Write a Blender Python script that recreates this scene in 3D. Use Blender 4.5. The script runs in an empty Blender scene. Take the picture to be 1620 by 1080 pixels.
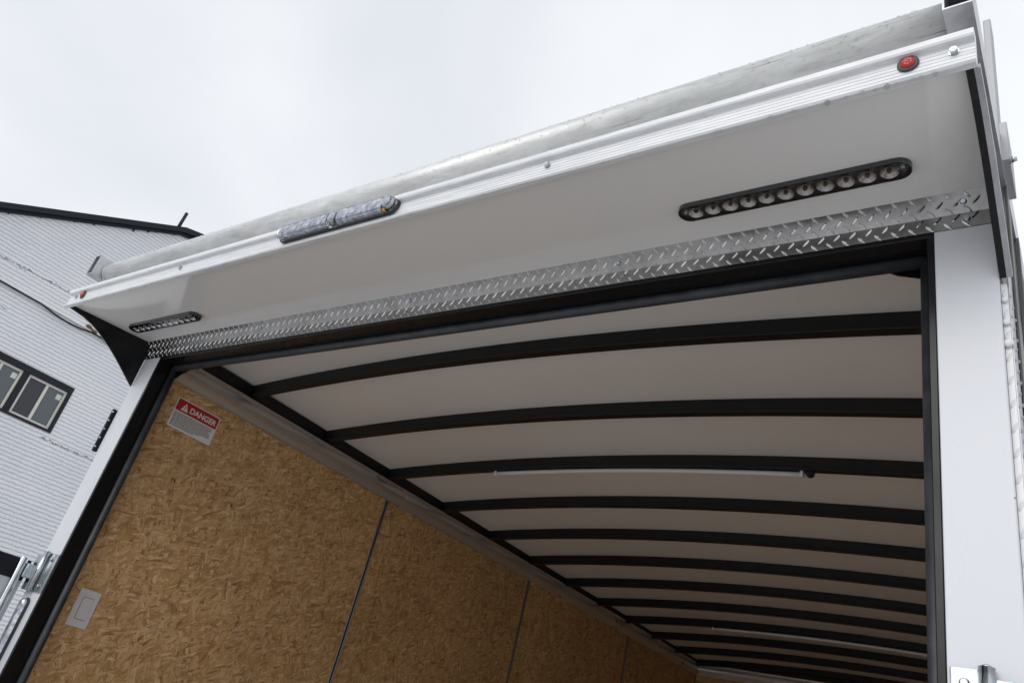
import bpy, bmesh, math, random
from mathutils import Vector, Matrix
random.seed(7)
S = bpy.context.scene
R_ = math.radians
H = 2.55                      # height of the rear header's lower edge above the ground
# ------------------------------------------------------------------ camera
cam_d = bpy.data.cameras.new('camera'); cam = bpy.data.objects.new('camera', cam_d)
S.collection.objects.link(cam); S.camera = cam
cam_d.sensor_width = 36; cam_d.lens = 36 * 1219.25 / 1620
cam_d.clip_start = 0.02; cam_d.clip_end = 2000
cx = Vector((0.80556428, 0.54628209, 0.2294386))
cd = Vector((-0.09894162, 0.50581992, -0.85694619))
cf = Vector((-0.58418897, 0.66762421, 0.46152049))
cam.matrix_world = Matrix(((cx.x, -cd.x, -cf.x, 0.0794897), (cx.y, -cd.y, -cf.y, -1.1539492),
                           (cx.z, -cd.z, -cf.z, -0.9138121 + H), (0, 0, 0, 1)))
# ------------------------------------------------------------------ sky and sun (overcast)
SUN_EL, SUN_ROT = 32, 190
w = bpy.data.worlds.new('World'); S.world = w; w.use_nodes = True
nt = w.node_tree; nt.nodes.clear()
def N(t, **k):
    n = nt.nodes.new(t)
    for a, b in k.items(): setattr(n, a, b)
    return n
out = N('ShaderNodeOutputWorld'); bg = N('ShaderNodeBackground'); sky = N('ShaderNodeTexSky', sky_type='NISHITA')
sky.sun_disc = False; sky.sun_elevation = R_(SUN_EL); sky.sun_rotation = R_(SUN_ROT)
tc = N('ShaderNodeTexCoord'); ns = N('ShaderNodeTexNoise'); ns.inputs['Scale'].default_value = 1.5
ns.inputs['Detail'].default_value = 5; ns.inputs['Roughness'].default_value = .45; ns.inputs['Distortion'].default_value = .4
rp = N('ShaderNodeValToRGB'); rp.color_ramp.elements[0].position = .34; rp.color_ramp.elements[1].position = .62
rp.color_ramp.elements[0].color = (6.0, 6.2, 6.6, 1); rp.color_ramp.elements[1].color = (7.9, 8.0, 8.15, 1)
mx = N('ShaderNodeMix', data_type='RGBA'); mx.inputs[0].default_value = .94
nt.links.new(tc.outputs['Generated'], ns.inputs['Vector']); nt.links.new(ns.outputs['Fac'], rp.inputs['Fac'])
nt.links.new(sky.outputs['Color'], mx.inputs[6]); nt.links.new(rp.outputs['Color'], mx.inputs[7])
nt.links.new(mx.outputs[2], bg.inputs['Color']); bg.inputs['Strength'].default_value = 0.1
nt.links.new(bg.outputs[0], out.inputs['Surface'])
sl = bpy.data.lights.new('sun', 'SUN'); sl.energy = 1.0; sl.angle = R_(45); sl.color = (1, .97, .93)
so = bpy.data.objects.new('sun', sl); S.collection.objects.link(so)
az = R_(SUN_ROT)
sd = Vector((math.sin(az) * math.cos(R_(SUN_EL)), math.cos(az) * math.cos(R_(SUN_EL)), math.sin(R_(SUN_EL))))
so.rotation_euler = sd.to_track_quat('Z', 'Y').to_euler(); so.location = (0, -5, 12)
S.view_settings.view_transform = 'Standard'; S.view_settings.look = 'None'
S.view_settings.exposure = 0.45; S.view_settings.gamma = 1
S.cycles.max_bounces = 12; S.cycles.diffuse_bounces = 6; S.cycles.glossy_bounces = 6; S.cycles.transmission_bounces = 8

# ------------------------------------------------------------------ materials
def lin(c):
    return tuple((x / 12.92 if x <= .04045 else ((x + .055) / 1.055) ** 2.4) for x in c)
class Mat:
    """small node-building helper round a Principled material"""
    def __init__(s, name, color, rough=.5, metal=0, **kw):
        s.m = bpy.data.materials.new(name); s.m.use_nodes = True; s.t = s.m.node_tree
        s.p = s.t.nodes['Principled BSDF']
        s.p.inputs['Base Color'].default_value = (*color, 1); s.p.inputs['Roughness'].default_value = rough
        s.p.inputs['Metallic'].default_value = metal
        for k, v in kw.items(): s.p.inputs[k.replace('_', ' ')].default_value = v
        s.tc = s.n('ShaderNodeTexCoord')
    def n(s, t, **k):
        x = s.t.nodes.new(t)
        for a, b in k.items(): setattr(x, a, b)
        return x
    def l(s, a, b): s.t.links.new(a, b)
    def coord(s, scale, rot=(0, 0, 0)):
        mp = s.n('ShaderNodeMapping'); mp.inputs['Scale'].default_value = scale; mp.inputs['Rotation'].default_value = rot
        s.l(s.tc.outputs['Object'], mp.inputs['Vector']); return mp.outputs['Vector']
    def noise(s, scale, vec=(1, 1, 1), det=4, rough=.55, dist=0, rot=(0, 0, 0)):
        t = s.n('ShaderNodeTexNoise'); t.inputs['Scale'].default_value = scale; t.inputs['Detail'].default_value = det
        t.inputs['Roughness'].default_value = rough; t.inputs['Distortion'].default_value = dist
        s.l(s.coord(vec, rot), t.inputs['Vector']); return t.outputs['Fac']
    def ramp(s, fac, pts, interp='LINEAR'):
        r = s.n('ShaderNodeValToRGB'); cr = r.color_ramp; cr.interpolation = interp
        while len(cr.elements) < len(pts): cr.elements.new(.5)
        for e, (p, c) in zip(cr.elements, pts):
            e.position = p; e.color = (*c, 1) if len(c) == 3 else c
        s.l(fac, r.inputs['Fac']); return r.outputs['Color']
    def mix(s, fac, a, b, mode='MIX'):
        x = s.n('ShaderNodeMix', data_type='RGBA', blend_type=mode)
        for i, v in ((0, fac), (6, a), (7, b)):
            if isinstance(v, (int, float)): x.inputs[i].default_value = v
            elif isinstance(v, tuple): x.inputs[i].default_value = (*v, 1)
            else: s.l(v, x.inputs[i])
        return x.outputs[2]
    def col(s, o): s.l(o, s.p.inputs['Base Color'])
    def rgh(s, o): s.l(o, s.p.inputs['Roughness'])
    def bump(s, fac, strength, dist=.002):
        b = s.n('ShaderNodeBump'); b.inputs['Strength'].default_value = strength; b.inputs['Distance'].default_value = dist
        s.l(fac, b.inputs['Height']); s.l(b.outputs[0], s.p.inputs['Normal']); return s
g = lambda v: (v, v, v)
def m_brushed(name, c, r, streak=(1, 70, 70), sc=9, lo=.82, bmp=.05, metal=1):
    m = Mat(name, c, r, metal); f = m.noise(sc, streak, 5, .6)
    m.col(m.ramp(f, [(.3, tuple(x * lo for x in c)), (.7, c)]))
    m.rgh(m.ramp(m.noise(4, det=3), [(.3, g(r * .75)), (.75, g(min(1, r * 1.4)))])); m.bump(f, bmp, .001); return m.m
# glossy white painted sheet
m = Mat('white_gloss', (.80, .80, .80), .09, 0); f = m.noise(2.2, det=4)
m.rgh(m.ramp(f, [(.3, g(.06)), (.75, g(.15))])); m.bump(m.noise(5, det=1), .04, .004); M_GLOSS = m.m
# vertical corner posts
m = Mat('post_white', (.74, .76, .80), .3); f = m.noise(3, (1, 1, .4), 5)
m.col(m.ramp(f, [(.3, (.56, .58, .63)), (.7, (.63, .645, .68))]))
sv = m.n('ShaderNodeTexVoronoi'); sv.inputs['Scale'].default_value = 16; m.l(m.tc.outputs['Object'], sv.inputs['Vector']); c_ = m.p.inputs['Base Color'].links[0].from_socket; m.col(m.mix(m.ramp(sv.outputs['Distance'], [(.022, g(1)), (.035, g(0))]), c_, (.2, .19, .17))); m.rgh(m.ramp(f, [(.3, g(.22)), (.7, g(.42))])); M_POST = m.m
# white ribbed rail
m = Mat('rail_white', (.84, .85, .87), .32); f = m.noise(14, (1, 12, 12), 5)
m.col(m.ramp(f, [(.28, (.58, .60, .63)), (.6, (.72, .73, .75))])); M_RAIL = m.m
M_PLATE = m_brushed('bright_tread_metal', (.86, .86, .86), .14, (1, 1, 1), 26, .72, .35)
M_PLATE0 = m_brushed('tread_metal_ground', (.42, .42, .425), .24, (1, 1, 1), 26, .7, .45)
M_PLATED = m_brushed('dull_tread_metal', (.30, .30, .34), .3, (1, 1, 1), 26, .7, .35)
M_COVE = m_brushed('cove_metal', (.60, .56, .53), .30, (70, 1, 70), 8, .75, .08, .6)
M_COVE_LIT = m_brushed('cove_metal_front_lit', (.88, .87, .86), .14, (1, 70, 70), 8, .85, .06, .5)  # paler copy of the cove metal: flash reflection put into the front rail's colour
# weathered aluminium roller with water marks and scratches
m = Mat('roller_metal', (.6, .61, .62), .5, .3)
a = m.noise(9, (1, 3, 3), 8, .75); b = m.noise(5, (2, 9, 9), 7, .75, .8)
c = m.mix(.5, m.ramp(a, [(.32, (.42, .43, .425)), (.68, (.68, .69, .695))]), m.ramp(b, [(.38, (.46, .47, .455)), (.62, (.70, .71, .72))]))
sc = m.noise(6, (1, 60, 60), 4, .5, .2)
c = m.mix(m.ramp(sc, [(.30, g(.8)), (.33, g(0))]), c, (.14, .135, .12)); m.col(c)
m.rgh(m.ramp(a, [(.3, g(.30)), (.7, g(.5))])); m.bump(a, .12, .002); M_ROLL = m.m
m = Mat('raw_aluminium', (.58, .59, .61), .4, .75); a = m.noise(9, det=6, rough=.7)
m.col(m.ramp(a, [(.3, (.34, .35, .38)), (.7, (.60, .61, .63))])); M_ALU = m.m
M_ALUD = Mat('dull_aluminium', (.36, .37, .39), .5, .3).m
M_CHROME = m_brushed('zinc_plated', (.56, .60, .63), .2, (1, 1, 1), 40, .7, .1)
m = Mat('black_paint', (.006, .0065, .008), .22, 0, Specular_IOR_Level=.3); m.rgh(m.ramp(m.noise(7, det=4), [(.3, g(.16)), (.7, g(.34))]))
m.bump(m.noise(60, det=2), .03, .001); M_BLK = m.m
m = Mat('rib_black', (.007, .007, .008), .42, 0, Specular_IOR_Level=.35); m.bump(m.noise(40, det=2), .05, .001); M_RIB = m.m
m = Mat('rubber', (.026, .029, .034), .48); m.bump(m.noise(150, det=3), .15, .0006)
f = m.noise(20, (1, 1, 1), 5); m.col(m.ramp(f, [(.35, (.018, .020, .024)), (.7, (.042, .047, .055))])); M_RUB = m.m
m = Mat('side_skin', (.02, .018, .026), .35, 0, Specular_IOR_Level=.3); M_SIDE = m.m
M_SIDEG = Mat('side_trim_grey', (.10, .10, .10), .5, .3).m
# ceiling liner
m = Mat('ceiling_liner', (.68, .65, .62), .38); f = m.noise(1.3, det=4)
m.col(m.ramp(f, [(.3, (.76, .745, .73)), (.7, (.82, .81, .80))])); m.bump(m.noise(2.5, (1, .4, 1), 2), .1, .01); M_CEIL = m.m
# oriented strand board on a wall (plane x = const)
def m_osb(name, bright=1.):
    m = Mat(name, (.4, .22, .09), .62)
    cols = [(0, (.27, .13, .045)), (.14, (.50, .29, .115)), (.40, (.68, .46, .215)), (.62, (.82, .60, .33)), (.80, (.55, .29, .11)), (1, (.86, .66, .40))]
    layers = []
    for i, (ang, sy, sz) in enumerate(((8, 84, 17), (37, 108, 25), (-22, 92, 19), (68, 130, 31))):
        wn = m.n('ShaderNodeTexNoise'); wn.inputs['Scale'].default_value = 11; wn.inputs['Detail'].default_value = 3
        m.l(m.tc.outputs['Object'], wn.inputs['Vector'])
        ad = m.n('ShaderNodeVectorMath', operation='MULTIPLY_ADD'); ad.inputs[1].default_value = (.045, .045, .045)
        m.l(wn.outputs['Color'], ad.inputs[0]); m.l(m.tc.outputs['Object'], ad.inputs[2])
        ro = m.n('ShaderNodeMapping'); ro.inputs['Rotation'].default_value = (R_(ang), 0, 0); ro.inputs['Location'].default_value = (0, i * 3.1, i * 1.7)
        m.l(ad.outputs[0], ro.inputs['Vector'])
        mp = m.n('ShaderNodeMapping'); mp.inputs['Scale'].default_value = (0.01, sy, sz); m.l(ro.outputs[0], mp.inputs['Vector'])
        v = m.n('ShaderNodeTexVoronoi', feature='F1'); v.inputs['Scale'].default_value = 1; v.inputs['Randomness'].default_value = 1
        m.l(mp.outputs[0], v.inputs['Vector'])
        sep = m.n('ShaderNodeSeparateColor'); m.l(v.outputs['Color'], sep.inputs[0])
        fine = m.n('ShaderNodeTexNoise'); fine.inputs['Scale'].default_value = 1.0; fine.inputs['Detail'].default_value = 4
        mp2 = m.n('ShaderNodeMapping'); mp2.inputs['Scale'].default_value = (1, 260, 22); m.l(ro.outputs[0], mp2.inputs['Vector']); m.l(mp2.outputs[0], fine.inputs['Vector'])
        cc = m.mix(.40, m.ramp(sep.outputs[0], cols), m.ramp(fine.outputs['Fac'], [(.3, (.22, .11, .04)), (.62, (.66, .45, .24))]))
        cc = m.mix(m.ramp(v.outputs['Distance'], [(.55, g(0)), (.95, g(.55))]), cc, (.26, .13, .05))
        layers.append((cc, sep.outputs[1], v.outputs['Distance']))
    c = layers[0][0]
    for cc, mask, dd in layers[1:]:
        c = m.mix(m.ramp(mask, [(.52, g(0)), (.56, g(1))]), c, cc)
    dk = m.noise(60, (1, 1.2, .6), 5, .7, 1.2)
    c = m.mix(m.ramp(dk, [(.35, g(.85)), (.42, g(0))]), c, (.10, .05, .022))
    big = m.noise(2.2, det=3)
    c = m.mix(1, c, m.ramp(big, [(.3, (.86, .84, .80)), (.7, (1.05, 1.02, 1.0))]), 'MULTIPLY')
    oi = m.n('ShaderNodeObjectInfo'); c = m.mix(1, c, m.ramp(oi.outputs['Random'], [(0, (.93, .91, .88)), (1, (1.04, 1.03, 1.02))]), 'MULTIPLY')
    m.col(c); m.bump(layers[0][2], .3, .0012); return m.m
M_OSB = m_osb('strand_board')
m = Mat('seam_trim', (.30, .29, .28), .35, .8); M_SEAM = m.m
# white painted brick
m = Mat('painted_brick', (.7, .72, .77), .6)
sw = m.n('ShaderNodeSeparateXYZ'); m.l(m.tc.outputs['Object'], sw.inputs[0]); cb = m.n('ShaderNodeCombineXYZ')
m.l(sw.outputs[1], cb.inputs[0]); m.l(sw.outputs[2], cb.inputs[1])
wob = m.n('ShaderNodeTexNoise'); wob.inputs['Scale'].default_value = 12; wob.inputs['Detail'].default_value = 5; m.l(m.tc.outputs['Object'], wob.inputs['Vector'])
ad = m.n('ShaderNodeVectorMath', operation='MULTIPLY_ADD'); ad.inputs[1].default_value = (.05, .042, 0); m.l(wob.outputs['Color'], ad.inputs[0]); m.l(cb.outputs[0], ad.inputs[2])
br = m.n('ShaderNodeTexBrick'); br.inputs['Scale'].default_value = 1; br.inputs['Brick Width'].default_value = 500.0; br.offset = 0; br.inputs['Row Height'].default_value = .072
br.inputs['Mortar Size'].default_value = .014; br.inputs['Mortar Smooth'].default_value = 1.0
br.inputs['Color1'].default_value = (.76, .775, .815, 1); br.inputs['Color2'].default_value = (.80, .81, .845, 1); br.inputs['Mortar'].default_value = (.655, .675, .725, 1)
sh = m.n('ShaderNodeVectorMath', operation='ADD'); sh.inputs[1].default_value = (250.0, 0, 0); m.l(ad.outputs[0], sh.inputs[0]); m.l(sh.outputs[0], br.inputs['Vector'])
b2 = m.n('ShaderNodeTexBrick'); b2.inputs['Scale'].default_value = 1; b2.inputs['Brick Width'].default_value = .21; b2.inputs['Row Height'].default_value = .072
b2.inputs['Mortar Size'].default_value = .008; b2.inputs['Mortar Smooth'].default_value = .8; m.l(ad.outputs[0], b2.inputs['Vector'])
wear = m.noise(1.6, (1, 2.2, 9), 8, .75, .6); wear2 = m.noise(11, (1, 1, 5), 5, .7)
mk = m.mix(1, m.ramp(wear, [(.56, g(0)), (.66, g(1))]), m.ramp(wear2, [(.5, g(0)), (.6, g(1))]), 'MULTIPLY')
mk2 = m.mix(1, mk, br.outputs['Fac'], 'MULTIPLY')
fine = m.noise(30, (1, 1, 1.6), 5, .7)
brk = m.noise(9, (1, 1, 3), 4, .7); c = m.mix(m.ramp(brk, [(.40, g(.1)), (.56, g(.95))]), (.78, .79, .83), br.outputs['Color']); c = m.mix(1, c, m.mix(.5, (1., 1., 1.), m.ramp(b2.outputs['Fac'], [(0, g(1)), (1, g(.80))])), 'MULTIPLY'); c = m.mix(1, c, m.ramp(fine, [(.3, g(.9)), (.65, g(1.03))]), 'MULTIPLY')
bl = m.noise(.5, det=5); c = m.mix(1, c, m.ramp(bl, [(.3, (.9, .91, .93)), (.7, g(1.02))]), 'MULTIPLY')
c = m.mix(mk2, c, (.09, .085, .10))
for zc_, k_, y0_, y1_ in ((7.27, .05, -6, .4), (4.61, .0, -.5, 4), (6.35, .0, -5, -2)):
    a1 = m.n('ShaderNodeMath', operation='MULTIPLY_ADD'); m.l(sw.outputs[1], a1.inputs[0]); a1.inputs[1].default_value = -k_; m.l(sw.outputs[2], a1.inputs[2])
    wv = m.n('ShaderNodeMath', operation='MULTIPLY_ADD'); m.l(wob.outputs['Fac'], wv.inputs[0]); wv.inputs[1].default_value = .12; m.l(a1.outputs[0], wv.inputs[2])
    cp_ = m.n('ShaderNodeMath', operation='COMPARE'); m.l(wv.outputs[0], cp_.inputs[0]); cp_.inputs[1].default_value = zc_ + .06; cp_.inputs[2].default_value = .016
    rg = m.n('ShaderNodeMapRange'); m.l(sw.outputs[1], rg.inputs[0]); rg.inputs[1].default_value = y0_; rg.inputs[2].default_value = y1_
    inr = m.ramp(rg.outputs[0], [(0, g(0)), (.01, g(1)), (.97, g(1)), (1, g(0))])
    bk = m.mix(1, m.mix(1, m.ramp(wear2, [(.44, g(0)), (.5, g(1))]), inr, 'MULTIPLY'), cp_.outputs[0], 'MULTIPLY')
    c = m.mix(bk, c, (.20, .20, .23))
m.col(c)
inv = m.n('ShaderNodeMath', operation='SUBTRACT'); inv.inputs[0].default_value = 1; m.l(br.outputs['Fac'], inv.inputs[1])
fm = m.n('ShaderNodeMath', operation='MULTIPLY_ADD'); m.l(fine, fm.inputs[0]); fm.inputs[1].default_value = .5; m.l(inv.outputs[0], fm.inputs[2])
m.bump(fm.outputs[0], .75, .018); M_BRICK = m.m
m = Mat('dark_trim', (.010, .013, .019), .5, 0, Specular_IOR_Level=.25); m.bump(m.noise(8, (1, 4, 1), 4), .2, .01); M_TRIM = m.m
M_FRAMEW = Mat('cream_frame', (.60, .59, .55), .5).m
M_PANE = Mat('window_glass', (.06, .075, .09), .12, 0, Specular_IOR_Level=.8).m
M_PANED = Mat('window_glass_dark', (.025, .028, .035), .12).m
M_PAPER = Mat('paper', (.6, .62, .6), .8).m
m = Mat('rust_flake', (.16, .08, .04), .8); M_RUST = m.m
# wet gravel / concrete yard
m = Mat('yard_concrete', (.3, .29, .28), .7); f = m.noise(1.3, det=8, rough=.65); f2 = m.noise(40, det=4)
m.col(m.mix(.35, m.ramp(f, [(.3, (.44, .44, .44)), (.7, (.60, .60, .595))]), m.ramp(f2, [(.3, g(.38)), (.7, g(.62))])))
m.rgh(m.ramp(f, [(.35, g(.35)), (.6, g(.8))])); m.bump(f2, .4, .01); M_YARD = m.m
m = Mat('trailer_floor', (.30, .2, .11), .6); m.col(m.ramp(m.noise(5, (1, 20, 1), 5), [(.3, (.33, .28, .22)), (.7, (.48, .42, .35))])); M_FLOOR = m.m
M_DKPLASTIC = Mat('smoked_plastic', (.035, .036, .04), .12, 0, Specular_IOR_Level=.7).m
M_REFL = Mat('led_reflector', (.74, .74, .76), .14, 1).m
M_CORE = Mat('led_core', (.03, .03, .03), .2).m
m = Mat('smoked_lens', (.88, .88, .90), .03, 0, Transmission_Weight=1.0, IOR=1.3); M_LENS = m.m
m = Mat('clear_lens', (.93, .94, .97), .05, 0, Transmission_Weight=1.0, IOR=1.42); M_CLEAR = m.m
m = Mat('lens_facets', (.70, .72, .77), .12, .8); f = m.noise(1, det=0)
v = m.n('ShaderNodeTexVoronoi'); v.inputs['Scale'].default_value = 60; m.l(m.tc.outputs['Object'], v.inputs['Vector']); m.bump(v.outputs['Distance'], .5, .002)
m.col(m.ramp(v.outputs['Distance'], [(.1, (.74, .75, .80)), (.6, (.44, .46, .51))])); M_FACET = m.m
m = Mat('red_lens', (.42, .012, .012), .1, 0, Specular_IOR_Level=.7)
v = m.n('ShaderNodeTexVoronoi'); v.inputs['Scale'].default_value = 260; m.l(m.tc.outputs['Object'], v.inputs['Vector'])
m.bump(v.outputs['Distance'], .6, .002); M_RED = m.m
M_AMBER = Mat('amber_dot', (.75, .36, .03), .4).m
M_TUBE = Mat('milky_tube', (.66, .66, .67), .3).m
M_SIGNW = Mat('sticker_white', (.76, .76, .75), .45).m
M_SIGNR = Mat('sticker_red', (.42, .018, .022), .45).m
M_INK = Mat('sticker_ink', (.05, .055, .065), .6).m
M_SWITCH = Mat('switch_plastic', (.66, .64, .65), .3).m
M_LINE = Mat('shadow_gap', (.15, .15, .15), .6).m
M_DROP = Mat('water', (1, 1, 1), .0, 0, Transmission_Weight=1.0, IOR=1.33).m
M_CAULK = Mat('caulk', (.74, .74, .76), .35).m

# ------------------------------------------------------------------ mesh helpers
BASE = Vector((-1.295, 2.4, 0))
class MB:
    def __init__(s): s.bm = bmesh.new()
    def box(s, x0, x1, y0, y1, z0, z1):
        r = bmesh.ops.create_cube(s.bm, size=1)
        for v in r['verts']:
            v.co = Vector(((x0 + x1) / 2 + v.co.x * (x1 - x0), (y0 + y1) / 2 + v.co.y * (y1 - y0), (z0 + z1) / 2 + v.co.z * (z1 - z0)))
        return s
    def loft(s, rings, closed=True, caps=True, smooth=False):
        vs = [[s.bm.verts.new(p) for p in r] for r in rings]; n = len(rings[0])
        for a, b in zip(vs, vs[1:]):
            for i in range(n if closed else n - 1):
                f = s.bm.faces.new((a[i], a[(i + 1) % n], b[(i + 1) % n], b[i])); f.smooth = smooth
        if caps and closed: s.bm.faces.new(vs[0]); s.bm.faces.new(list(reversed(vs[-1])))
        return s
    def prism(s, poly, axis, a, b):
        """poly: 2-D points in the two other axes (in x,y,z order), extruded along axis from a to b"""
        def P(u, v, t):
            q = [u, v]; q.insert(axis, t); return Vector(q)
        return s.loft([[P(u, v, a) for u, v in poly], [P(u, v, b) for u, v in poly]])
    def cyl(s, p, q, r, seg=20, r2=None, smooth=True):
        p, q = Vector(p), Vector(q); d = (q - p).normalized(); u = d.orthogonal().normalized(); v = d.cross(u)
        r2 = r if r2 is None else r2
        rings = [[c + (u * math.cos(2 * math.pi * i / seg) + v * math.sin(2 * math.pi * i / seg)) * rr for i in range(seg)] for c, rr in ((p, r), (q, r2))]
        return s.loft(rings, smooth=smooth)
    def tube(s, path, r, seg=10):
        path = [Vector(p) for p in path]; rings = []
        for i, p in enumerate(path):
            d = (path[min(i + 1, len(path) - 1)] - path[max(i - 1, 0)]).normalized()
            u = d.cross(Vector((0, 0, 1)));  u = u.normalized() if u.length > .01 else Vector((1, 0, 0)); v = d.cross(u)
            rings.append([p + (u * math.cos(2 * math.pi * k / seg) + v * math.sin(2 * math.pi * k / seg)) * r for k in range(seg)])
        return s.loft(rings, smooth=True)
    def ball(s, c, r, sc=(1, 1, 1), sub=2, seg=None):
        if seg: q = bmesh.ops.create_uvsphere(s.bm, u_segments=seg, v_segments=seg // 2 + 1, radius=r)
        else: q = bmesh.ops.create_icosphere(s.bm, subdivisions=sub, radius=r)
        for v in q['verts']: v.co = Vector((v.co.x * sc[0] + c[0], v.co.y * sc[1] + c[1], v.co.z * sc[2] + c[2]))
        for f in {f for v in q['verts'] for f in v.link_faces}: f.smooth = True
        return s
    def lens(s, o, e1, e2, n, a, b, h):
        """one raised tread bar: pointed oval base, ridge on top"""
        o, e1, e2, n = map(Vector, (o, e1, e2, n))
        base = [o + e1 * a, o + e1 * a * .55 + e2 * b * .8, o + e2 * b, o - e1 * a * .55 + e2 * b * .8, o - e1 * a, o - e1 * a * .55 - e2 * b * .8, o - e2 * b, o + e1 * a * .55 - e2 * b * .8]
        t = [s.bm.verts.new(o + e1 * a * .6 * k + n * h) for k in (1, -1)]
        v = [s.bm.verts.new(p) for p in base]
        for fs in ((v[0], v[1], t[0]), (v[1], v[2], t[0]), (v[2], t[1], t[0]), (v[2], v[3], t[1]), (v[3], v[4], t[1]), (v[4], v[5], t[1]), (v[5], v[6], t[1]), (v[6], t[0], t[1]), (v[6], v[7], t[0]), (v[7], v[0], t[0])):
            f = s.bm.faces.new(fs); f.smooth = False
        return s
    def build(s, name, mat, parent=None, base=None, bevel=0, seg=2, up=H, angle=40):
        """up: header height added to every z of the trailer's own coordinates"""
        b = BASE if base is None else base
        for v in s.bm.verts: v.co = v.co + Vector((0, 0, up)) - b
        bmesh.ops.recalc_face_normals(s.bm, faces=s.bm.faces)
        me = bpy.data.meshes.new(name); s.bm.to_mesh(me); s.bm.free()
        me.materials.append(mat); o = bpy.data.objects.new(name, me); S.collection.objects.link(o)
        if parent: o.parent = parent
        if bevel:
            md = o.modifiers.new('bevel', 'BEVEL'); md.width = bevel; md.segments = seg; md.limit_method = 'ANGLE'; md.angle_limit = R_(angle)
        return o
def empty(name, loc, label=None, cat=None):
    o = bpy.data.objects.new(name, None); S.collection.objects.link(o); o.location = loc; o.empty_display_size = .2
    if label: o['label'] = label; o['category'] = cat
    return o
def copy_part(src, dloc, parent):
    """copy of a part with copies of its sub-parts"""
    c = src.copy(); S.collection.objects.link(c); c.parent = parent; c.location = src.location + Vector(dloc)
    for k in list(src.children):
        d = k.copy(); S.collection.objects.link(d); d.parent = c
    return c

# ================================================================== GROUND
gm = MB(); gm.box(-300, 300, -300, 300, -.3, 0)
go = gm.build('ground', M_YARD, None, Vector((0, 0, 0)), up=0); go['kind'] = 'structure'

# ================================================================== TRAILER
W = 2.59; XL, XR = -W, 0.0; XIL = -2.521; XIR = -.069; LEN = 4.93; FZ = -2.0
T = empty('enclosed_trailer', BASE, 'white and black enclosed cargo trailer with open rear, strand board walls and black roof ribs', 'trailer')
def ceil_z(x, y=.4): return .153 - .036 * (x + 1.295) ** 2 - .0075 * (y - .4)
xs = [XL + .02 + (W - .04) * i / 48 for i in range(49)]
# roof: ceiling liner and outer skin
MB().loft([[Vector((x, y, ceil_z(x, y))) for x in xs] + [Vector((x, y, ceil_z(x, y) + .006)) for x in reversed(xs)] for y in (.1, LEN)], smooth=False).build('ceiling_liner', M_CEIL, T)
MB().loft([[Vector((x, y, ceil_z(x) + .030)) for x in xs] + [Vector((x, y, ceil_z(x) + .034)) for x in reversed(xs)] for y in (.0, LEN + .04)]).build('roof_skin', M_GLOSS, T)
# side, front walls (outer) and floor
for x0, x1 in ((XL + .002, XL + .012), (XR - .012, XR - .002)):
    MB().box(x0, x1, .0745, LEN + .05, FZ - .15, .14).build('side_skin', M_SIDE, T)
MB().box(XL + .012, XR - .012, LEN + .03, LEN + .05, FZ - .15, .16).build('front_skin', M_SIDE, T)
MB().box(XL + .013, XR - .013, .0, LEN + .029, FZ - .05, FZ).build('floor_deck', M_FLOOR, T)
fr = MB(); fr.box(XL + .1, XL + .15, .0, 6.3, FZ - .2, FZ - .051); fr.box(XR - .15, XR - .1, .0, 6.3, FZ - .2, FZ - .051); fr.box(XL + .15, XR - .15, 2, 2.1, FZ - .2, FZ - .051)
fr.build('chassis_frame', M_BLK, T)
for x0, x1 in ((XL - .01, XL + .21), (XR - .21, XR + .01)):
    for yy in (1.95, 2.85):
        wq = MB(); wq.cyl((x0, yy, -2.2), (x1, yy, -2.2), .35, 40); wo = wq.build('wheel', M_RUB, T, bevel=.03)
        xo = x0 - .004 if x0 < -1.5 else x1 + .004
        MB().cyl((xo, yy, -2.2), ((x0 + x1) / 2, yy, -2.2), .19, 24).build('rim', M_CHROME, wo, bevel=.01)
# interior wall panels with seams
ys = [.095, 1.265, 2.49, 3.745, LEN]
for k in range(4):
    a, b = ys[k] + (.010 if k else 0), ys[k + 1] - .010
    MB().box(XIL - .012, XIL, a, b, FZ, .045).build('wall_panel', M_OSB, T, bevel=.0015, seg=1)
    MB().box(XIR, XIR + .012, a, b, FZ, .045).build('wall_panel', M_OSB, T, bevel=.0015, seg=1)
MB().box(XIL + .001, XIR - .001, LEN, LEN + .012, FZ, -.02).build('front_panel', M_OSB, T)
for yy in ys[1:-1]:
    q = MB(); q.box(XIL - .0135, XIL - .010, yy - .014, yy + .014, FZ, -.03)
    q.box(XIL - .010, XIL + .0025, yy - .0105, yy - .0045, FZ, -.033); q.box(XIL - .010, XIL + .0025, yy + .0045, yy + .0105, FZ, -.033)
    q.build('seam_strip', M_SEAM, T, bevel=.001, seg=1)
    q = MB(); q.box(XIR + .010, XIR + .0135, yy - .014, yy + .014, FZ, -.03); q.build('seam_strip', M_SEAM, T)
# cove rail: gently curved strip at the top of the wall; profile in (x, z)
def cove(x0, s):
    pts = [(.000, -.037), (.004, -.039), (.0055, -.033)]
    pts += [(.0055 + .019 * math.sin(t * math.pi / 12) , -.033 + t * .0066) for t in range(1, 11)]
    pts += [(.019, .036), (.021, .044), (.012, .047), (.0, .047)]
    return [(x0 + s * a, b) for a, b in pts]
cL = MB().prism(cove(XIL + .0005, 1), 1, .0955, LEN - .001).build('cove_rail', M_COVE, T)
cR = MB().prism(cove(XIR - .0005, -1), 1, .0955, LEN - .001).build('cove_rail', M_COVE, T)
pf = [(LEN - .001 - (a - XIL), b) for a, b in cove(XIL, 1)]
cF = MB().prism(pf, 0, XIL + .024, XIR - .024).build('cove_rail', M_COVE_LIT, T)
for i in range(12):
    MB().ball((XIL + .006, .20 + i * .405, -.027), .0032, sub=2).build('rail_screw', M_CHROME, cL)
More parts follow.
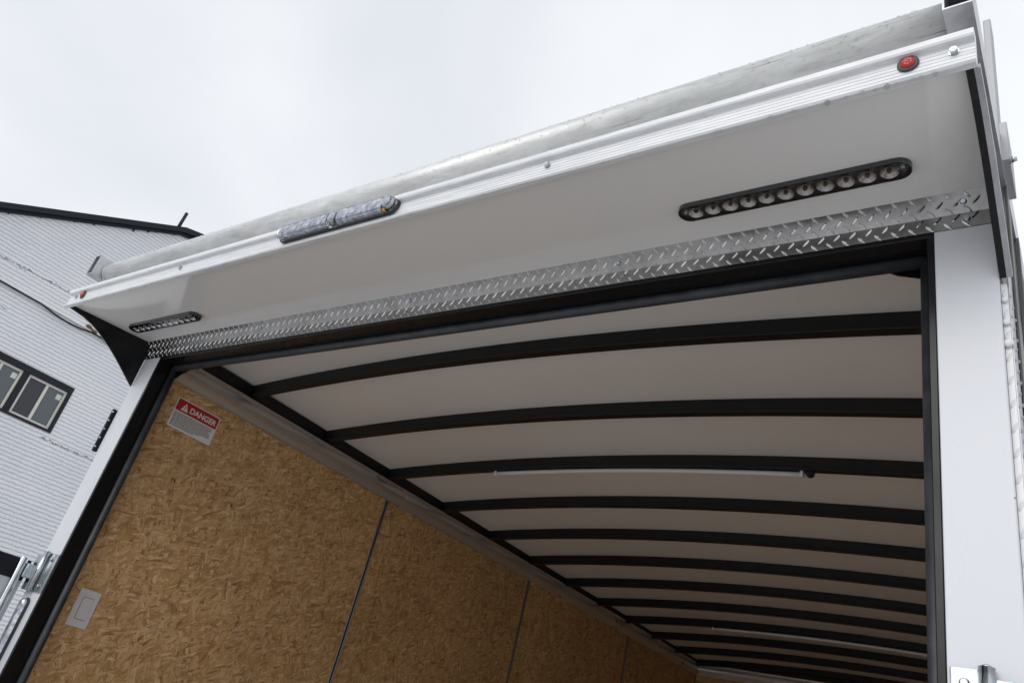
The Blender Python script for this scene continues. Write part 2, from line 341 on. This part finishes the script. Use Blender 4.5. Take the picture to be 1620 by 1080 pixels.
# black top tube between cove rail and ceiling
MB().box(XIL - .03, XIL + .012, .0955, LEN - .002, .049, .095).build('roof_tube', M_RIB, T, bevel=.003)
MB().box(XIR - .012, XIR + .03, .0955, LEN - .002, .049, .095).build('roof_tube', M_RIB, T, bevel=.003)
MB().box(XIL + .012, XIR - .012, LEN - .03, LEN - .002, .049, .10).build('front_roof_tube', M_RIB, T, bevel=.003)
# roof ribs: arched z-section with a lower flange
RY = [.395 + .4065 * k for k in range(12)]
def make_rib(y):
    xr = [XIL - .01 + (XIR - XIL + .02) * i / 40 for i in range(41)]
    rings = []
    for x in xr:
        z = ceil_z(x)
        rings.append([Vector((x, y, z - .0005)), Vector((x, y, z - .038)), Vector((x, y - .004, z - .0395)), Vector((x, y - .004, z - .045)), Vector((x, y + .028, z - .045)), Vector((x, y + .028, z - .0005))])
    return MB().loft(rings)
rib0 = make_rib(RY[0]).build('roof_rib', M_RIB, T, bevel=.0012, seg=1)
for y in RY[1:]:
    if y < LEN - .05: copy_part(rib0, (0, y - RY[0], -.0075 * (y - .4)), T)
# tube lights under two ribs
def tube_light(y, x0, x1):
    pts = [(x0 + (x1 - x0) * i / 24, y, ceil_z(x0 + (x1 - x0) * i / 24, y) - .054) for i in range(25)]
    o = MB().tube(pts, .0085, 12).build('tube_light', M_TUBE, T)
    e = MB(); e.box(x1 - .004, x1 + .006, y - .01, y + .01, pts[-1][2] - .010, pts[-1][2] + .010); e.build('end_cap', M_SIGNW, o, bevel=.002)
    e = MB(); e.box(x0 - .006, x0 + .004, y - .01, y + .01, pts[0][2] - .010, pts[0][2] + .010); e.build('end_cap', M_SIGNW, o, bevel=.002)
    c = MB(); c.cyl((x1 + .024, y - .014, pts[-1][2] + .006), (x1 + .024, y + .014, pts[-1][2] + .006), .014, 20); c.build('cable_clip', M_RIB, o, bevel=.003)
tube_light(1.228, -1.90, -.66); tube_light(3.66, -1.90, -.66)
# ------------------------------------------------------------ rear frame
MB().box(-.087, XR, .0, .07, FZ - .1, -.0005).build('corner_post', M_POST, T, bevel=.0018)
MB().box(XL, -2.489, .0, .07, FZ - .1, -.0005).build('corner_post', M_POST, T, bevel=.0018)
q = MB()
q.box(-2.4885, -2.4775, .001, .074, FZ, -.009); q.box(-.0985, -.0875, .001, .074, FZ, -.009); q.box(-2.4885, -.0875, .001, .074, -.009, -.0006)
q.box(XL + .02, XR - .02, .101, .119, .022, .13)            # face above the opening
q.box(-2.58, -2.4886, .0702, .0741, FZ, -.0007); q.box(-2.58, -2.5215, .0742, .0945, FZ, -.0007); q.box(-.0874, -.01, .0702, .0741, FZ, -.0007); q.box(-.068, -.01, .0742, .0945, FZ, -.0007)
q.build('door_frame', M_BLK, T, bevel=.0012, seg=1)
for pl in ([(-2.4775, -.0095), (-2.39, -.0095), (-2.42, -.020), (-2.452, -.029), (-2.4775, -.044)],
           [(-.0985, -.0095), (-.178, -.0095), (-.158, -.0225), (-.118, -.036), (-.0985, -.036)]):      # corner gussets
    q = MB(); q.prism(pl, 1, .0742, .080); q.build('corner_gusset', M_BLK, T)
# rubber gasket bead round the opening
q = MB()
for seg_ in (((-.1065, .058, FZ), (-.1065, .058, -.0195)), ((-2.465, .058, FZ), (-2.465, .058, -.0195)), ((-2.465, .058, -.0165), (-.1065, .058, -.0165))):
    q.cyl(seg_[0], seg_[1], .0115, 18)
q.build('door_gasket', M_RUB, T)
# floor sill
MB().box(XL, XR, -.02, .1, FZ - .16, FZ - .0501).build('rear_sill', M_PLATE, T, bevel=.004)
# ------------------------------------------------------------ tread-plate header
x0, x1 = -2.598, -.001
hp = MB(); prof = [(0.0, 0.0), (-.004, .0265), (-.019, .0620), (-.012, .068), (.06, .072), (.06, 0.0)]
hp.prism(prof, 0, x0, x1)
def bars(mb, O, U, V, Nn, L, Ht, cell, a, b, h, off=0):
    """herringbone tread bars on the rectangle O + u*U + v*V"""
    O, U, V, Nn = map(Vector, (O, U, V, Nn)); ny = max(1, round(Ht / cell)); dv = Ht / ny
    for j in range(ny):
        s_ = 1 if (j + off) % 2 else -1
        for i in range(int(L / cell / 2)):
            u = (2 * i + .6 + ((j + off) % 2)) * cell; v_ = (j + .5) * dv
            if u > L - .004: continue
            e1 = (U * math.cos(R_(47)) + V * math.sin(R_(47)) * s_).normalized(); e2 = e1.cross(Nn)
            mb.lens(O + U * u + V * v_, e1, e2, Nn, a, b, h)
V1 = Vector((0, -.004, .0265)).normalized(); N1 = Vector((0, -V1.z, V1.y)).normalized()
V2 = Vector((0, -.015, .0355)).normalized(); N2 = Vector((0, -V2.z, V2.y)).normalized()
bars(hp, (x0 + .004, .0, .0), (1, 0, 0), V1, N1, x1 - x0 - .008, .0268, .0134, .0100, .0026, .0020)
nbase = len(hp.bm.faces)
bars(hp, (x0 + .008, -.004, .0265), (1, 0, 0), V2, N2, x1 - x0 - .012, .0385, .0134, .0100, .0026, .0020, 0)
hd = hp.build('header_plate', M_PLATE0, T); hd.data.materials.append(M_PLATE)
for f_ in hd.data.polygons:
    if f_.area < .00006: f_.material_index = 1
def bolt(p, n, r=.0055, h=.004, parent=T, hexa=True, mat=M_CHROME, name='bolt'):
    n = Vector(n).normalized(); p = Vector(p)
    q = MB(); q.cyl(p, p + n * .0012, r * 1.2, 18); q.cyl(p + n * .0012, p + n * (.0012 + h), r, 6 if hexa else 14, r * (.92 if hexa else .6), smooth=not hexa)
    return q.build(name, mat, parent)
for x, z in ((-.041, .050), (-.038, .018), (-.684, .052), (-.674, .018), (-1.30, .052), (-1.31, .018), (-1.93, .052), (-1.94, .018), (-2.548, .050), (-2.55, .018)):
    nn = N2 if z > .03 else N1
    bolt((x, -.0022, .0140) if z < .03 else (x, -.0115, .0445), nn, .006, .004, T, False, name='header_screw')
# canopy soffit between header and rear rail
MB().prism([(-.0185, .0622), (-.302, .040), (-.302, .046), (-.0185, .0685)], 0, -2.590, -.0005).build('canopy_soffit', M_GLOSS, T)
MB().prism([(-.300, .090), (-.02, .165), (.0, .175), (.0, .165), (-.02, .155), (-.300, .085)], 0, -2.588, -.002).build('canopy_top', M_GLOSS, T)
# side fins with a hollow curved lower edge
fp = [(-.3035, .0262), (-.285, .0245), (-.25, .0215), (-.215, .013), (-.185, .0015), (-.155, -.013), (-.125, -.029), (-.095, -.047), (-.065, -.067), (-.035, -.088), (-.012, -.104), (-.0005, -.111)]
def fin(xa, xb, mat, name, grow=0, parent=T, inner=False):
    top = [(-.0005, .155), (-.28, .095), (-.3035, .090)]
    q = MB()
    if inner:      # narrow edge trim that follows the curve only
        lo = [(y, z) for y, z in fp]; up_ = [(y + .003, z + .010) for y, z in fp]
        q.prism(lo + list(reversed(up_)), 0, xa, xb)
    else: q.prism(fp + top, 0, xa, xb)
    return q.build(name, mat, parent)
fp = [(y, z + .003) for y, z in fp]; fl = fin(XL - .005, XL - .0005, M_BLK, 'side_fin'); fin(XL - .0075, XL - .0052, M_ALU, 'edge_trim', parent=fl, inner=True)
fp = [(y, z - .003) for y, z in fp]
fr_ = fin(XR + .0005, XR + .010, M_BLK, 'side_fin'); fin(XR + .0105, XR + .018, M_ALU, 'edge_trim', parent=fr_, inner=True)
# ------------------------------------------------------------ ribbed rear rail
pr = [(-.296, .0395), (-.305, .0255), (-.3150, .0258), (-.3180, .0290), (-.3175, .0318), (-.3125, .0335)]
z = .0345
while z < .0650:
    pr += [(-.3125, z), (-.3125, z + .0056), (-.3115, z + .0060), (-.3115, z + .0064)]; z += .0068
pr += [(-.3125, .0700), (-.3150, .0712), (-.3215, .0722), (-.3235, .0755), (-.3235, .0850), (-.3170, .0900), (-.3100, .0925), (-.296, .0925)]
rail = MB().prism(pr, 0, -2.604, .0145).build('rear_rail', M_RAIL, T)
for x in (-.011, -.684, -1.935, -2.555): bolt((x, -.3126, .058), (0, -1, 0), .0056, .006, rail)
def marker(x, z, y=-.3126, n=-1, parent=T):
    q = MB(); q.cyl((x, y, z), (x, y + n * .004, z), .0145, 28); o = q.build('marker_light', M_RUB, parent, bevel=.0018)
    q = MB(); q.ball((x, y + n * .004, z), .0098, (1, .62, 1), seg=24); q.build('red_lens', M_RED, o)
marker(-.068, .0585); marker(-2.509, .0585)
# centre light on the rail: clear lens over silvered facets
def capsule(x0, x1, z0, z1, k=10):
    r = (z1 - z0) / 2; zc = (z0 + z1) / 2; p = []
    for i in range(k + 1): a = -math.pi / 2 + math.pi * i / k; p.append((x1 - r + r * math.cos(a), zc + r * math.sin(a)))
    for i in range(k + 1): a = math.pi / 2 + math.pi * i / k; p.append((x0 + r + r * math.cos(a), zc + r * math.sin(a)))
    return p
bl_ = MB().prism(capsule(-1.478, -1.071, .0395, .084), 1, -.3135, -.3225).build('brake_light', M_RUB, T, bevel=.002)
c0 = capsule(-1.474, -1.075, .041, .0825); c1 = capsule(-1.470, -1.079, .045, .079); c2 = capsule(-1.463, -1.086, .051, .074)
q = MB(); q.loft([[Vector((a, -.3226, b)) for a, b in c0], [Vector((a, -.334, b)) for a, b in c0], [Vector((a, -.3395, b)) for a, b in c1], [Vector((a, -.341, b)) for a, b in c2]])
q.build('clear_lens', M_CLEAR, bl_)
q = MB(); q.box(-1.452, -1.290, -.3240, -.3300, .046, .077); q.box(-1.254, -1.108, -.3240, -.3300, .046, .077); q.build('facet_plate', M_FACET, bl_)
for x in (-1.458, -1.272, -1.094):
    q = MB(); q.cyl((x, -.323, .062), (x, -.333, .062), .0125, 24); q.cyl((x, -.333, .062), (x, -.3345, .062), .007, 16); q.build('lens_boss', M_CHROME, bl_)
MB().cyl((-1.102, -.3235, .047), (-1.102, -.3295, .047), .004, 14).build('amber_dot', M_AMBER, bl_)
# ------------------------------------------------------------ loading lights on the soffit
def soff(y): return .0622 + (y + .0185) * (.0622 - .040) / (.302 - .0185)    # z of the soffit at y
def loading_light(xc, yc=-.117, L=.402, Wd=.044, n=11):
    zs = soff(yc) - .0006; pts = capsule(xc - L / 2, xc + L / 2, yc - Wd / 2, yc + Wd / 2)
    q = MB(); outer = pts; inner = capsule(xc - L / 2 + .0018, xc + L / 2 - .0018, yc - Wd / 2 + .0018, yc + Wd / 2 - .0018)
    q.loft([[Vector((a, b, zs)) for a, b in outer], [Vector((a, b, zs - .0100)) for a, b in outer], [Vector((a, b, zs - .0106)) for a, b in inner], [Vector((a, b, zs - .003)) for a, b in inner]])
    o = q.build('loading_light', M_DKPLASTIC, T)
    for i in range(n):
        x = xc - L / 2 + .034 + i * (L - .068) / (n - 1)
        q = MB()
        pf_ = ((.0142, .003), (.0142, .0098), (.0130, .0098), (.0121, .0080), (.0103, .0077), (.0094, .0061), (.0076, .0058), (.0066, .0044), (.0036, .0042), (.0004, .0041))
        q.loft([[Vector((x + r_ * math.cos(a_ * math.pi / 12), yc + r_ * math.sin(a_ * math.pi / 12), zs - h_)) for a_ in range(24)] for r_, h_ in pf_], smooth=False)
        q.ball((x, yc, zs - .0056), .0036, (1, 1, .9), seg=14)
        nb = len(q.bm.faces)
        lo_ = q.build('led', M_REFL, o); lo_.data.materials.append(M_CORE)
        for f_ in lo_.data.polygons:
            if f_.use_smooth: f_.material_index = 1
    for s_ in (-1, 1): bolt((xc + s_ * (L / 2 - .0135), yc, zs - .0032), (0, 0, -1), .0055, .003, o, False, name='end_screw')
    q = MB(); q.loft([[Vector((a, b, zs - .0102)) for a, b in inner], [Vector((a, b, zs - .0118)) for a, b in inner], [Vector((a, b, zs - .0128)) for a, b in capsule(xc - L / 2 + .010, xc + L / 2 - .010, yc - Wd / 2 + .010, yc + Wd / 2 - .010)]])
    q.build('smoked_lens', M_LENS, o)
    return o
loading_light(-.299); loading_light(-2.322)
# ------------------------------------------------------------ roof rack ends and roller
def square_tube(x0, x1, y0, y1, z0, z1, t, name, mat, parent=T):
    q = MB(); ro = [(x0, z0), (x1, z0), (x1, z1), (x0, z1)]; ri = [(x0 + t, z0 + t), (x1 - t, z0 + t), (x1 - t, z1 - t), (x0 + t, z1 - t)]
    P = lambda p, y: Vector((p[0], y, p[1])); bm = q.bm
    v = {(k, y, i): bm.verts.new(P(r[i], y)) for k, r in (('o', ro), ('i', ri)) for y in (y0, y1) for i in range(4)}
    for i in range(4):
        j = (i + 1) % 4
        bm.faces.new((v['o', y0, i], v['o', y0, j], v['o', y1, j], v['o', y1, i])); bm.faces.new((v['i', y0, i], v['i', y1, i], v['i', y1, j], v['i', y0, j]))
        for y in (y0, y1): bm.faces.new((v['o', y, i], v['i', y, i], v['i', y, j], v['o', y, j]))
    return q.build(name, mat, parent)
square_tube(-2.600, -2.562, -.310, LEN, .159, .236, .003, 'rack_rail', M_ALU)
square_tube(-.0235, .0145, -.310, LEN, .156, .236, .003, 'rack_rail', M_ALU)
q = MB(); q.cyl((-2.5615, -.243, .193), (-.024, -.243, .193), .040, 64); roller = q.build('rack_roller', M_ROLL, T)
MB().cyl((-2.5617, -.243, .193), (-2.552, -.243, .193), .0425, 48).build('end_collar', M_ALU, roller, bevel=.002)
# outer uprights and brackets at the roof edge
for sx, xe in ((1, XR), (-1, XL)):
    f_ = lambda a: xe + sx * a
    lo, hi = sorted((f_(.0146), f_(.0015))); MB().box(lo, hi, .05, .10,   .2365, .545).build('rack_upright', M_ALUD, T, bevel=.002) if sx > 0 else None
    lo, hi = sorted((f_(.0135), f_(.0255))); b_ = MB().box(lo, hi, .05, .16, .172, .262).build('rack_bracket', M_ALUD, T, bevel=.001) if sx > 0 else None
    if sx > 0: bolt((.0256, .06, .178), (1, 0, 0), .006, .009, b_, False)
# drip rail and corner guards of tread plate on both rear corners
for sx, xe in ((1, XR), (-1, XL)):
    q = MB(); a, b = sorted((xe + sx * .0005, xe + sx * .0090)); q.box(a, b, .012, .10, FZ - .1, -.113)
    a2, b2 = sorted((xe + sx * .0092, xe + sx * .0108)); q2 = MB(); q2.box(a2, b2, .014, .22, FZ - .1, -.06)
    zt = -.13
    while zt > -1.35:
        q.lens((xe + sx * .0048, .012, zt), (.35 * sx, 0, .93), (.93, 0, -.35 * sx), (0, -1, 0), .010, .0028, .0022)
        for yy in (.022, .058, .094, .130, .166, .20):
            q2.lens((xe + sx * .0108, yy, zt - .013 * (int(yy * 1000) % 2)), (0, .7, .7), (0, -.7, .7), (sx, 0, 0), .011, .0032, .0024)
        zt -= .038
    og = q.build('corner_guard', M_PLATE if sx < 0 else M_CAULK, T); q2.build('side_plate', M_PLATED, og)
    if sx > 0:
        for k, zt in enumerate((-.145, -.185, -.222)): MB().ball((.0045, .008, zt), .0042 + .0012 * k, (1, .7, 1.1), sub=2).build('sealant_bead', M_CAULK, og)
# side trim strips running up the right corner
q = MB(); q.box(.0110, .0150, .10, .14, FZ, .16); q.box(.0110, .0185, .26, .28, FZ, .16); q.build('side_trim', M_SIDEG, T, bevel=.001)
sm = MB(); sm.cyl((.0125, .70, .318), (.017, .70, .318), .028, 24); so_ = sm.build('side_marker_light', M_RUB, T)
MB().ball((.017, .70, .318), .022, (.5, 1, 1), seg=20).build('red_lens', M_RED, so_)
# ------------------------------------------------------------ hinges
def hinge(xa, xk, s, z0=-.6895):
    """leaf on the post from xa to the knuckle at xk; s points outwards"""
    a, b = sorted((xa, xk - s * .009)); q = MB(); q.box(a, b, -.004, -.0005, z0 - .118, z0)
    o = q.build('hinge', M_CHROME, T, bevel=.0035)
    q = MB(); q.cyl((xk, -.010, z0 - .118), (xk, -.010, z0 + .002), .0095, 22); q.cyl((xk, -.010, z0 + .002), (xk, -.010, z0 + .005), .0075, 22, .004); q.build('knuckle', M_CHROME, o)
    a, b = sorted((xk + s * .009, xk + s * .040)); q = MB(); q.box(a, b, -.018, -.013, z0 - .118, z0 - .012); q.build('strap', M_CHROME, o, bevel=.002)
    for zz in (z0 - .0185, z0 - .100): bolt(((a * 0 + xa + (xk - s * .009)) / 2, -.0042, zz), (0, -1, 0), .0065, .0045, o, False)
    return o
hinge(-.0835, -.0425, 1); hinge(-2.487, -2.548, -1, -.700)
# open swing door on the left, standing out from the trailer
DY0, DY1, DX0, DX1, DZ = -1.20, -.012, -2.645, -2.617, -.733
q = MB(); q.box(DX0, DX1, DY0, DY1, DZ - .062, DZ); q.box(DX0, DX1, DY0, DY0 + .05, FZ, DZ - .0621)
dr = q.build('swing_door', M_TRIM, T, bevel=.002)
MB().box(DX0 + .003, DX1 - .003, DY0 + .0501, DY1, FZ, DZ - .0622).build('door_panel', M_POST, dr)
q = MB(); q.cyl((-2.598, -.045, FZ), (-2.598, -.045, DZ + .004), .0115, 22); q.build('lock_rod', M_CHROME, dr, bevel=.002)
q = MB(); q.box(-2.617, -2.586, -.034, -.012, DZ - .052, DZ - .010); q.build('rod_bracket', M_CHROME, dr, bevel=.003)
# vertical strip lamp on the left post, clear twisted lens
q = MB(); cp = [(a, b) for b, a in capsule(-1.26, -.836, -2.562, -2.522)]
cpl = capsule(-1.26, -.836, -2.562, -2.522)      # (z, x) pairs
q.loft([[Vector((b, -.0006, a)) for a, b in cpl], [Vector((b, -.006, a)) for a, b in cpl]]); vl = q.build('strip_lamp', M_RUB, T, bevel=.001)
cpl = capsule(-1.257, -.839, -2.559, -2.525); c2_ = capsule(-1.250, -.846, -2.551, -2.533)
q = MB(); q.loft([[Vector((b, -.0061, a)) for a, b in cpl], [Vector((b, -.014, a)) for a, b in cpl], [Vector((b, -.019, a)) for a, b in c2_]], smooth=False); q.build('clear_lens', M_FACET, vl, bevel=.003)
# dark edge bar with small screws low on the left fin side
q = MB(); q.box(-2.612, -2.6015, -.012, .004, -.356, -.200); eb = q.build('edge_bar', M_TRIM, T, bevel=.002)
for k in range(5): MB().ball((-2.600, -.011, -.212 - k * .032), .0034, sub=2).build('bar_screw', M_CHROME, eb)
# ------------------------------------------------------------ danger sticker and switch on the wall
px = XIL + .0006; sy0, sy1, sz0, sz1 = .143, .328, -.188, -.078
st = MB().box(XIL + .0003, px, sy0, sy1, sz0, sz1).build('danger_sticker', M_SIGNW, T)
MB().box(px, px + .0004, sy0 + .0035, sy1 - .0035, -.1245, sz1 - .0035).build('red_band', M_SIGNR, st)
def text_part(txt, size, y, z, mat, name, bold=.0, parent=st, x=px + .0009):
    cu = bpy.data.curves.new(name, 'FONT'); cu.body = txt; cu.size = size; cu.offset = bold; cu.extrude = .00015
    o = bpy.data.objects.new(name, cu); S.collection.objects.link(o)
    bpy.context.view_layer.update(); dg = bpy.context.evaluated_depsgraph_get()
    me = bpy.data.meshes.new_from_object(o.evaluated_get(dg)); bpy.data.objects.remove(o)
    # text plane -> wall plane: text x runs along +y, text y up
    for v in me.vertices:
        a, b, c_ = v.co; v.co = Vector((x + c_, y + a, z + b + H)) - BASE
    me.materials.clear(); me.materials.append(mat); o = bpy.data.objects.new(name, me); S.collection.objects.link(o); o.parent = parent; return o
text_part('DANGER', .0285, .2015, -.1150, M_SIGNW, 'danger_word', .0007)
tri = MB(); tri.prism([(.166, -.1185), (.196, -.1185), (.181, -.0895)], 0, px + .0004, px + .0009); tri.build('warning_triangle', M_SIGNW, st)
tri = MB(); tri.prism([(.1795, -.110), (.1825, -.110), (.1833, -.0985), (.1787, -.0985)], 0, px + .0009, px + .0012); tri.box(px + .0009, px + .0012, .1763, .1797, -.1135, -.1105); tri.build('exclamation_mark', M_SIGNR, st)
q = MB(); rr = random.Random(3)
for k in range(8):
    zz = -.1305 - k * .0066; y = sy0 + .007; end = sy1 - .012 - (0 if k < 6 else (.03 if k == 6 else .055)) - rr.random() * .012
    while y < end:
        wd = rr.uniform(.005, .015); q.box(px, px + .0003, y, min(y + wd, end), zz - .0031, zz); y += wd + .0022
q.build('small_print', M_INK, st)
sw = MB().box(XIL + .0002, XIL + .0055, .1245, .1945, -.8795, -.7660).build('light_switch', M_SWITCH, T, bevel=.002)
q = MB(); q.box(XIL + .0055, XIL + .0062, .1415, .1775, -.8565, -.7890); q.build('rocker_gap', M_LINE, sw)
MB().prism([(XIL + .0062, -.8550), (XIL + .0095, -.8550), (XIL + .0068, -.7905), (XIL + .0062, -.7905)], 1, .1428, .1762).build('rocker', M_SWITCH, sw)
for zz in (-.779, -.867): MB().cyl((XIL + .0055, .1595, zz), (XIL + .0064, .1595, zz), .0026, 12).build('plate_screw', M_SWITCH, sw)
# ------------------------------------------------------------ rain drops on rail and roller
q = MB(); rr = random.Random(5)
for i in range(60):      # hanging under the rail's lower lip
    x = -2.55 + 2.5 * rr.random(); s_ = rr.uniform(.0012, .0026)
    if i < 10: x = rr.uniform(-.35, -.03); s_ = rr.uniform(.0022, .0034)
    s_ *= 1.3; q.ball((x, -.3135, .0262 - s_ * .3), s_, (1, 1, 1.15), sub=2)
for i in range(45):      # under the upper lip
    x = -2.55 + 2.5 * rr.random(); s_ = rr.uniform(.001, .002); q.ball((x, -.3175, .0722 - s_ * .2), s_, (1, 1, 1.2), sub=2)
q.build('rain_drops', M_DROP, rail)['kind'] = 'stuff'
q = MB()
for i in range(620):     # beads on the roller
    x = rr.uniform(-2.5, -.04); a = R_(rr.uniform(95, 250)); s_ = rr.uniform(.0010, .0026)
    c_ = (x, -.243 + .040 * math.cos(a), .193 + .040 * math.sin(a)); q.ball(c_, s_, (1, 1, 1), sub=1)
q.build('rain_drops', M_DROP, roller)['kind'] = 'stuff'

# ================================================================== BRICK BUILDING
BX = -15.0; BB = Vector((BX - 5, 4.8, 0)); RZ, RYY = 7.16, 4.80; SL = .577
B = empty('brick_building', BB, 'white painted brick building with dark sloping roof edge behind the trailer', 'building')
RY2, RZ2 = 7.6, 7.94
def zr(y): return RZ - SL * (RYY - y) if y < RYY else (RZ + .28 * (y - RYY) if y < RY2 else RZ2 - .45 * (y - RY2))
ya, yb = -6.0, 15.6
wy0, wy1, wz0, wz1 = .2, 4.44, 2.187, 3.10        # window strip opening
q = MB(); bm = q.bm
def quad(pts): bm.faces.new([bm.verts.new(p) for p in pts])
F = lambda y, z: Vector((BX, y, z))
quad([F(ya, -H), F(yb, -H), F(yb, wz0), F(ya, wz0)])
quad([F(ya, wz0), F(wy0, wz0), F(wy0, zr(wy0)), F(ya, zr(ya))])
quad([F(wy0, wz1), F(wy1, wz1), F(wy1, zr(wy1)), F(wy0, zr(wy0))])
quad([F(wy1, wz0), F(yb, wz0), F(yb, zr(yb)), F(RY2, RZ2), F(RYY, RZ), F(wy1, zr(wy1))])
for y in (wy0, wy1): quad([Vector((BX, y, wz0)), Vector((BX, y, wz1)), Vector((BX - .25, y, wz1)), Vector((BX - .25, y, wz0))])
for z_ in (wz0, wz1): quad([Vector((BX, wy0, z_)), Vector((BX, wy1, z_)), Vector((BX - .25, wy1, z_)), Vector((BX - .25, wy0, z_))])
for y in (ya, yb): quad([Vector((BX, y, -H)), Vector((BX - 10, y, -H)), Vector((BX - 10, y, zr(y))), Vector((BX, y, zr(y)))])
quad([Vector((BX - 10, ya, -H)), Vector((BX - 10, yb, -H)), Vector((BX - 10, yb, zr(yb))), Vector((BX - 10, RY2, RZ2)), Vector((BX - 10, RYY, RZ)), Vector((BX - 10, ya, zr(ya)))])
q.build('brick_wall', M_BRICK, B, BB)
q = MB(); t_ = .22
for s0, s1 in ((ya - .2, RYY), (RYY, RY2), (RY2, yb + .2)):
    q.prism([(s0, zr(s0) - .12), (s1, zr(s1) - .12), (s1, zr(s1) - .01), (s0, zr(s0) - .01)], 0, BX - 10.1, BX + .02)
rf = q.build('roof', M_TRIM, B, BB)
q = MB()
for s0, s1 in ((ya - .2, RYY), (RYY, RY2), (RY2, yb + .2)):
    q.prism([(s0, zr(s0) - .12), (s1, zr(s1) - .12), (s1, zr(s1)), (s0, zr(s0))], 0, BX + .021, BX + .14)
    q.prism([(s0, zr(s0) - .19), (s1, zr(s1) - .19), (s1, zr(s1) - .121), (s0, zr(s0) - .121)], 0, BX + .021, BX + .06)
MB().cyl((BX + .09, 4.66, RZ - .15), (BX + .09, 4.68, RZ + .30), .035, 12).build('vent_pipe', M_TRIM, rf, BB)
# irregular mortar drips under the roof edge
rr = random.Random(9); y = -1.0
while y < RYY:
    wd = rr.uniform(.02, .06); hh = rr.uniform(.0, .05); q.box(BX + .022, BX + .03, y, y + wd, zr(y) - .175 - hh, zr(y) - .13); y += wd + rr.uniform(.05, .45)
q.build('bargeboard', M_TRIM, rf, BB)
# window strip
q = MB(); xs_ = (BX - .10, BX + .02); fw = .075
q.box(*xs_, wy0, wy1, wz1 - .115, wz1); q.box(*xs_, wy0, wy1, wz0, wz0 + .045); q.box(*xs_, wy1 - .06, wy1, wz0 + .0451, wz1 - .1151); q.box(*xs_, wy0, wy0 + .06, wz0 + .0451, wz1 - .1151)
units = [(3.648, 4.378), (2.81, 3.537), (1.97, 2.70), (1.13, 1.86), (.29, 1.02)]
for (a, b), (c_, d_) in zip(units, units[1:]): q.box(BX - .10, BX + .005, d_ + .001, a - .001, wz0 + .0451, wz1 - .1151)
q.build('window_surround', M_TRIM, B, BB)
def window(a, b):
    z0, z1 = wz0 + .046, wz1 - .116; t = .042; x0, x1 = BX - .08, BX - .02; mid = (a + b) / 2 + .0
    q = MB(); q.box(x0, x1, a, b, z1 - t, z1); q.box(x0, x1, a, b, z0, z0 + t); q.box(x0, x1, a, a + t, z0 + t, z1 - t); q.box(x0, x1, b - t, b, z0 + t, z1 - t); q.box(x0, x1, mid - .024, mid + .024, z0 + t, z1 - t)
    o = q.build('window', M_FRAMEW, B, BB, bevel=.004)
    MB().box(x0 + .01, x0 + .02, a + t, mid - .024, z0 + t, z1 - t).build('pane', M_PANED, o, BB)
    MB().box(x0 + .02, x0 + .03, mid + .024, b - t, z0 + t, z1 - t).build('pane', M_PANE, o, BB)
    MB().box(x0 + .0301, x0 + .034, b - t - .10, b - t - .01, z1 - t - .15, z1 - t - .05).build('notice', M_PAPER, o, BB)
for u in units: window(*u)
# horizontal conduit with a flaking white ledge and sagging cable
q = MB(); q.prism([(BX + .0, 4.20), (BX + .035, 4.20), (BX + .035, 4.24), (BX + .0, 4.265)], 1, -2.0, 4.60); q.build('wall_ledge', M_SIGNW, B, BB)
q = MB(); pts = [(BX + .05, -2 + i * .2, 4.215 - (.06 * math.sin((i * .2 - 5.2) * 3.0) if 5.2 < i * .2 < 6.2 else 0)) for i in range(34)]; q.tube([(a, b, c - .035) for a, b, c in pts], .017, 8); q.build('wall_cable', M_TRIM, B, BB)
q = MB(); rr = random.Random(2)
for (y, z) in ((4.10, 4.255), (4.17, 4.235), (4.24, 4.22), (4.42, 4.19), (4.5, 4.17), (4.55, 4.15)): q.ball((BX + .05, y, z), .040, (.6, rr.uniform(.8, 1.6), rr.uniform(.5, 1)), sub=1)
q.build('rusty_bracket', M_RUST, B, BB)
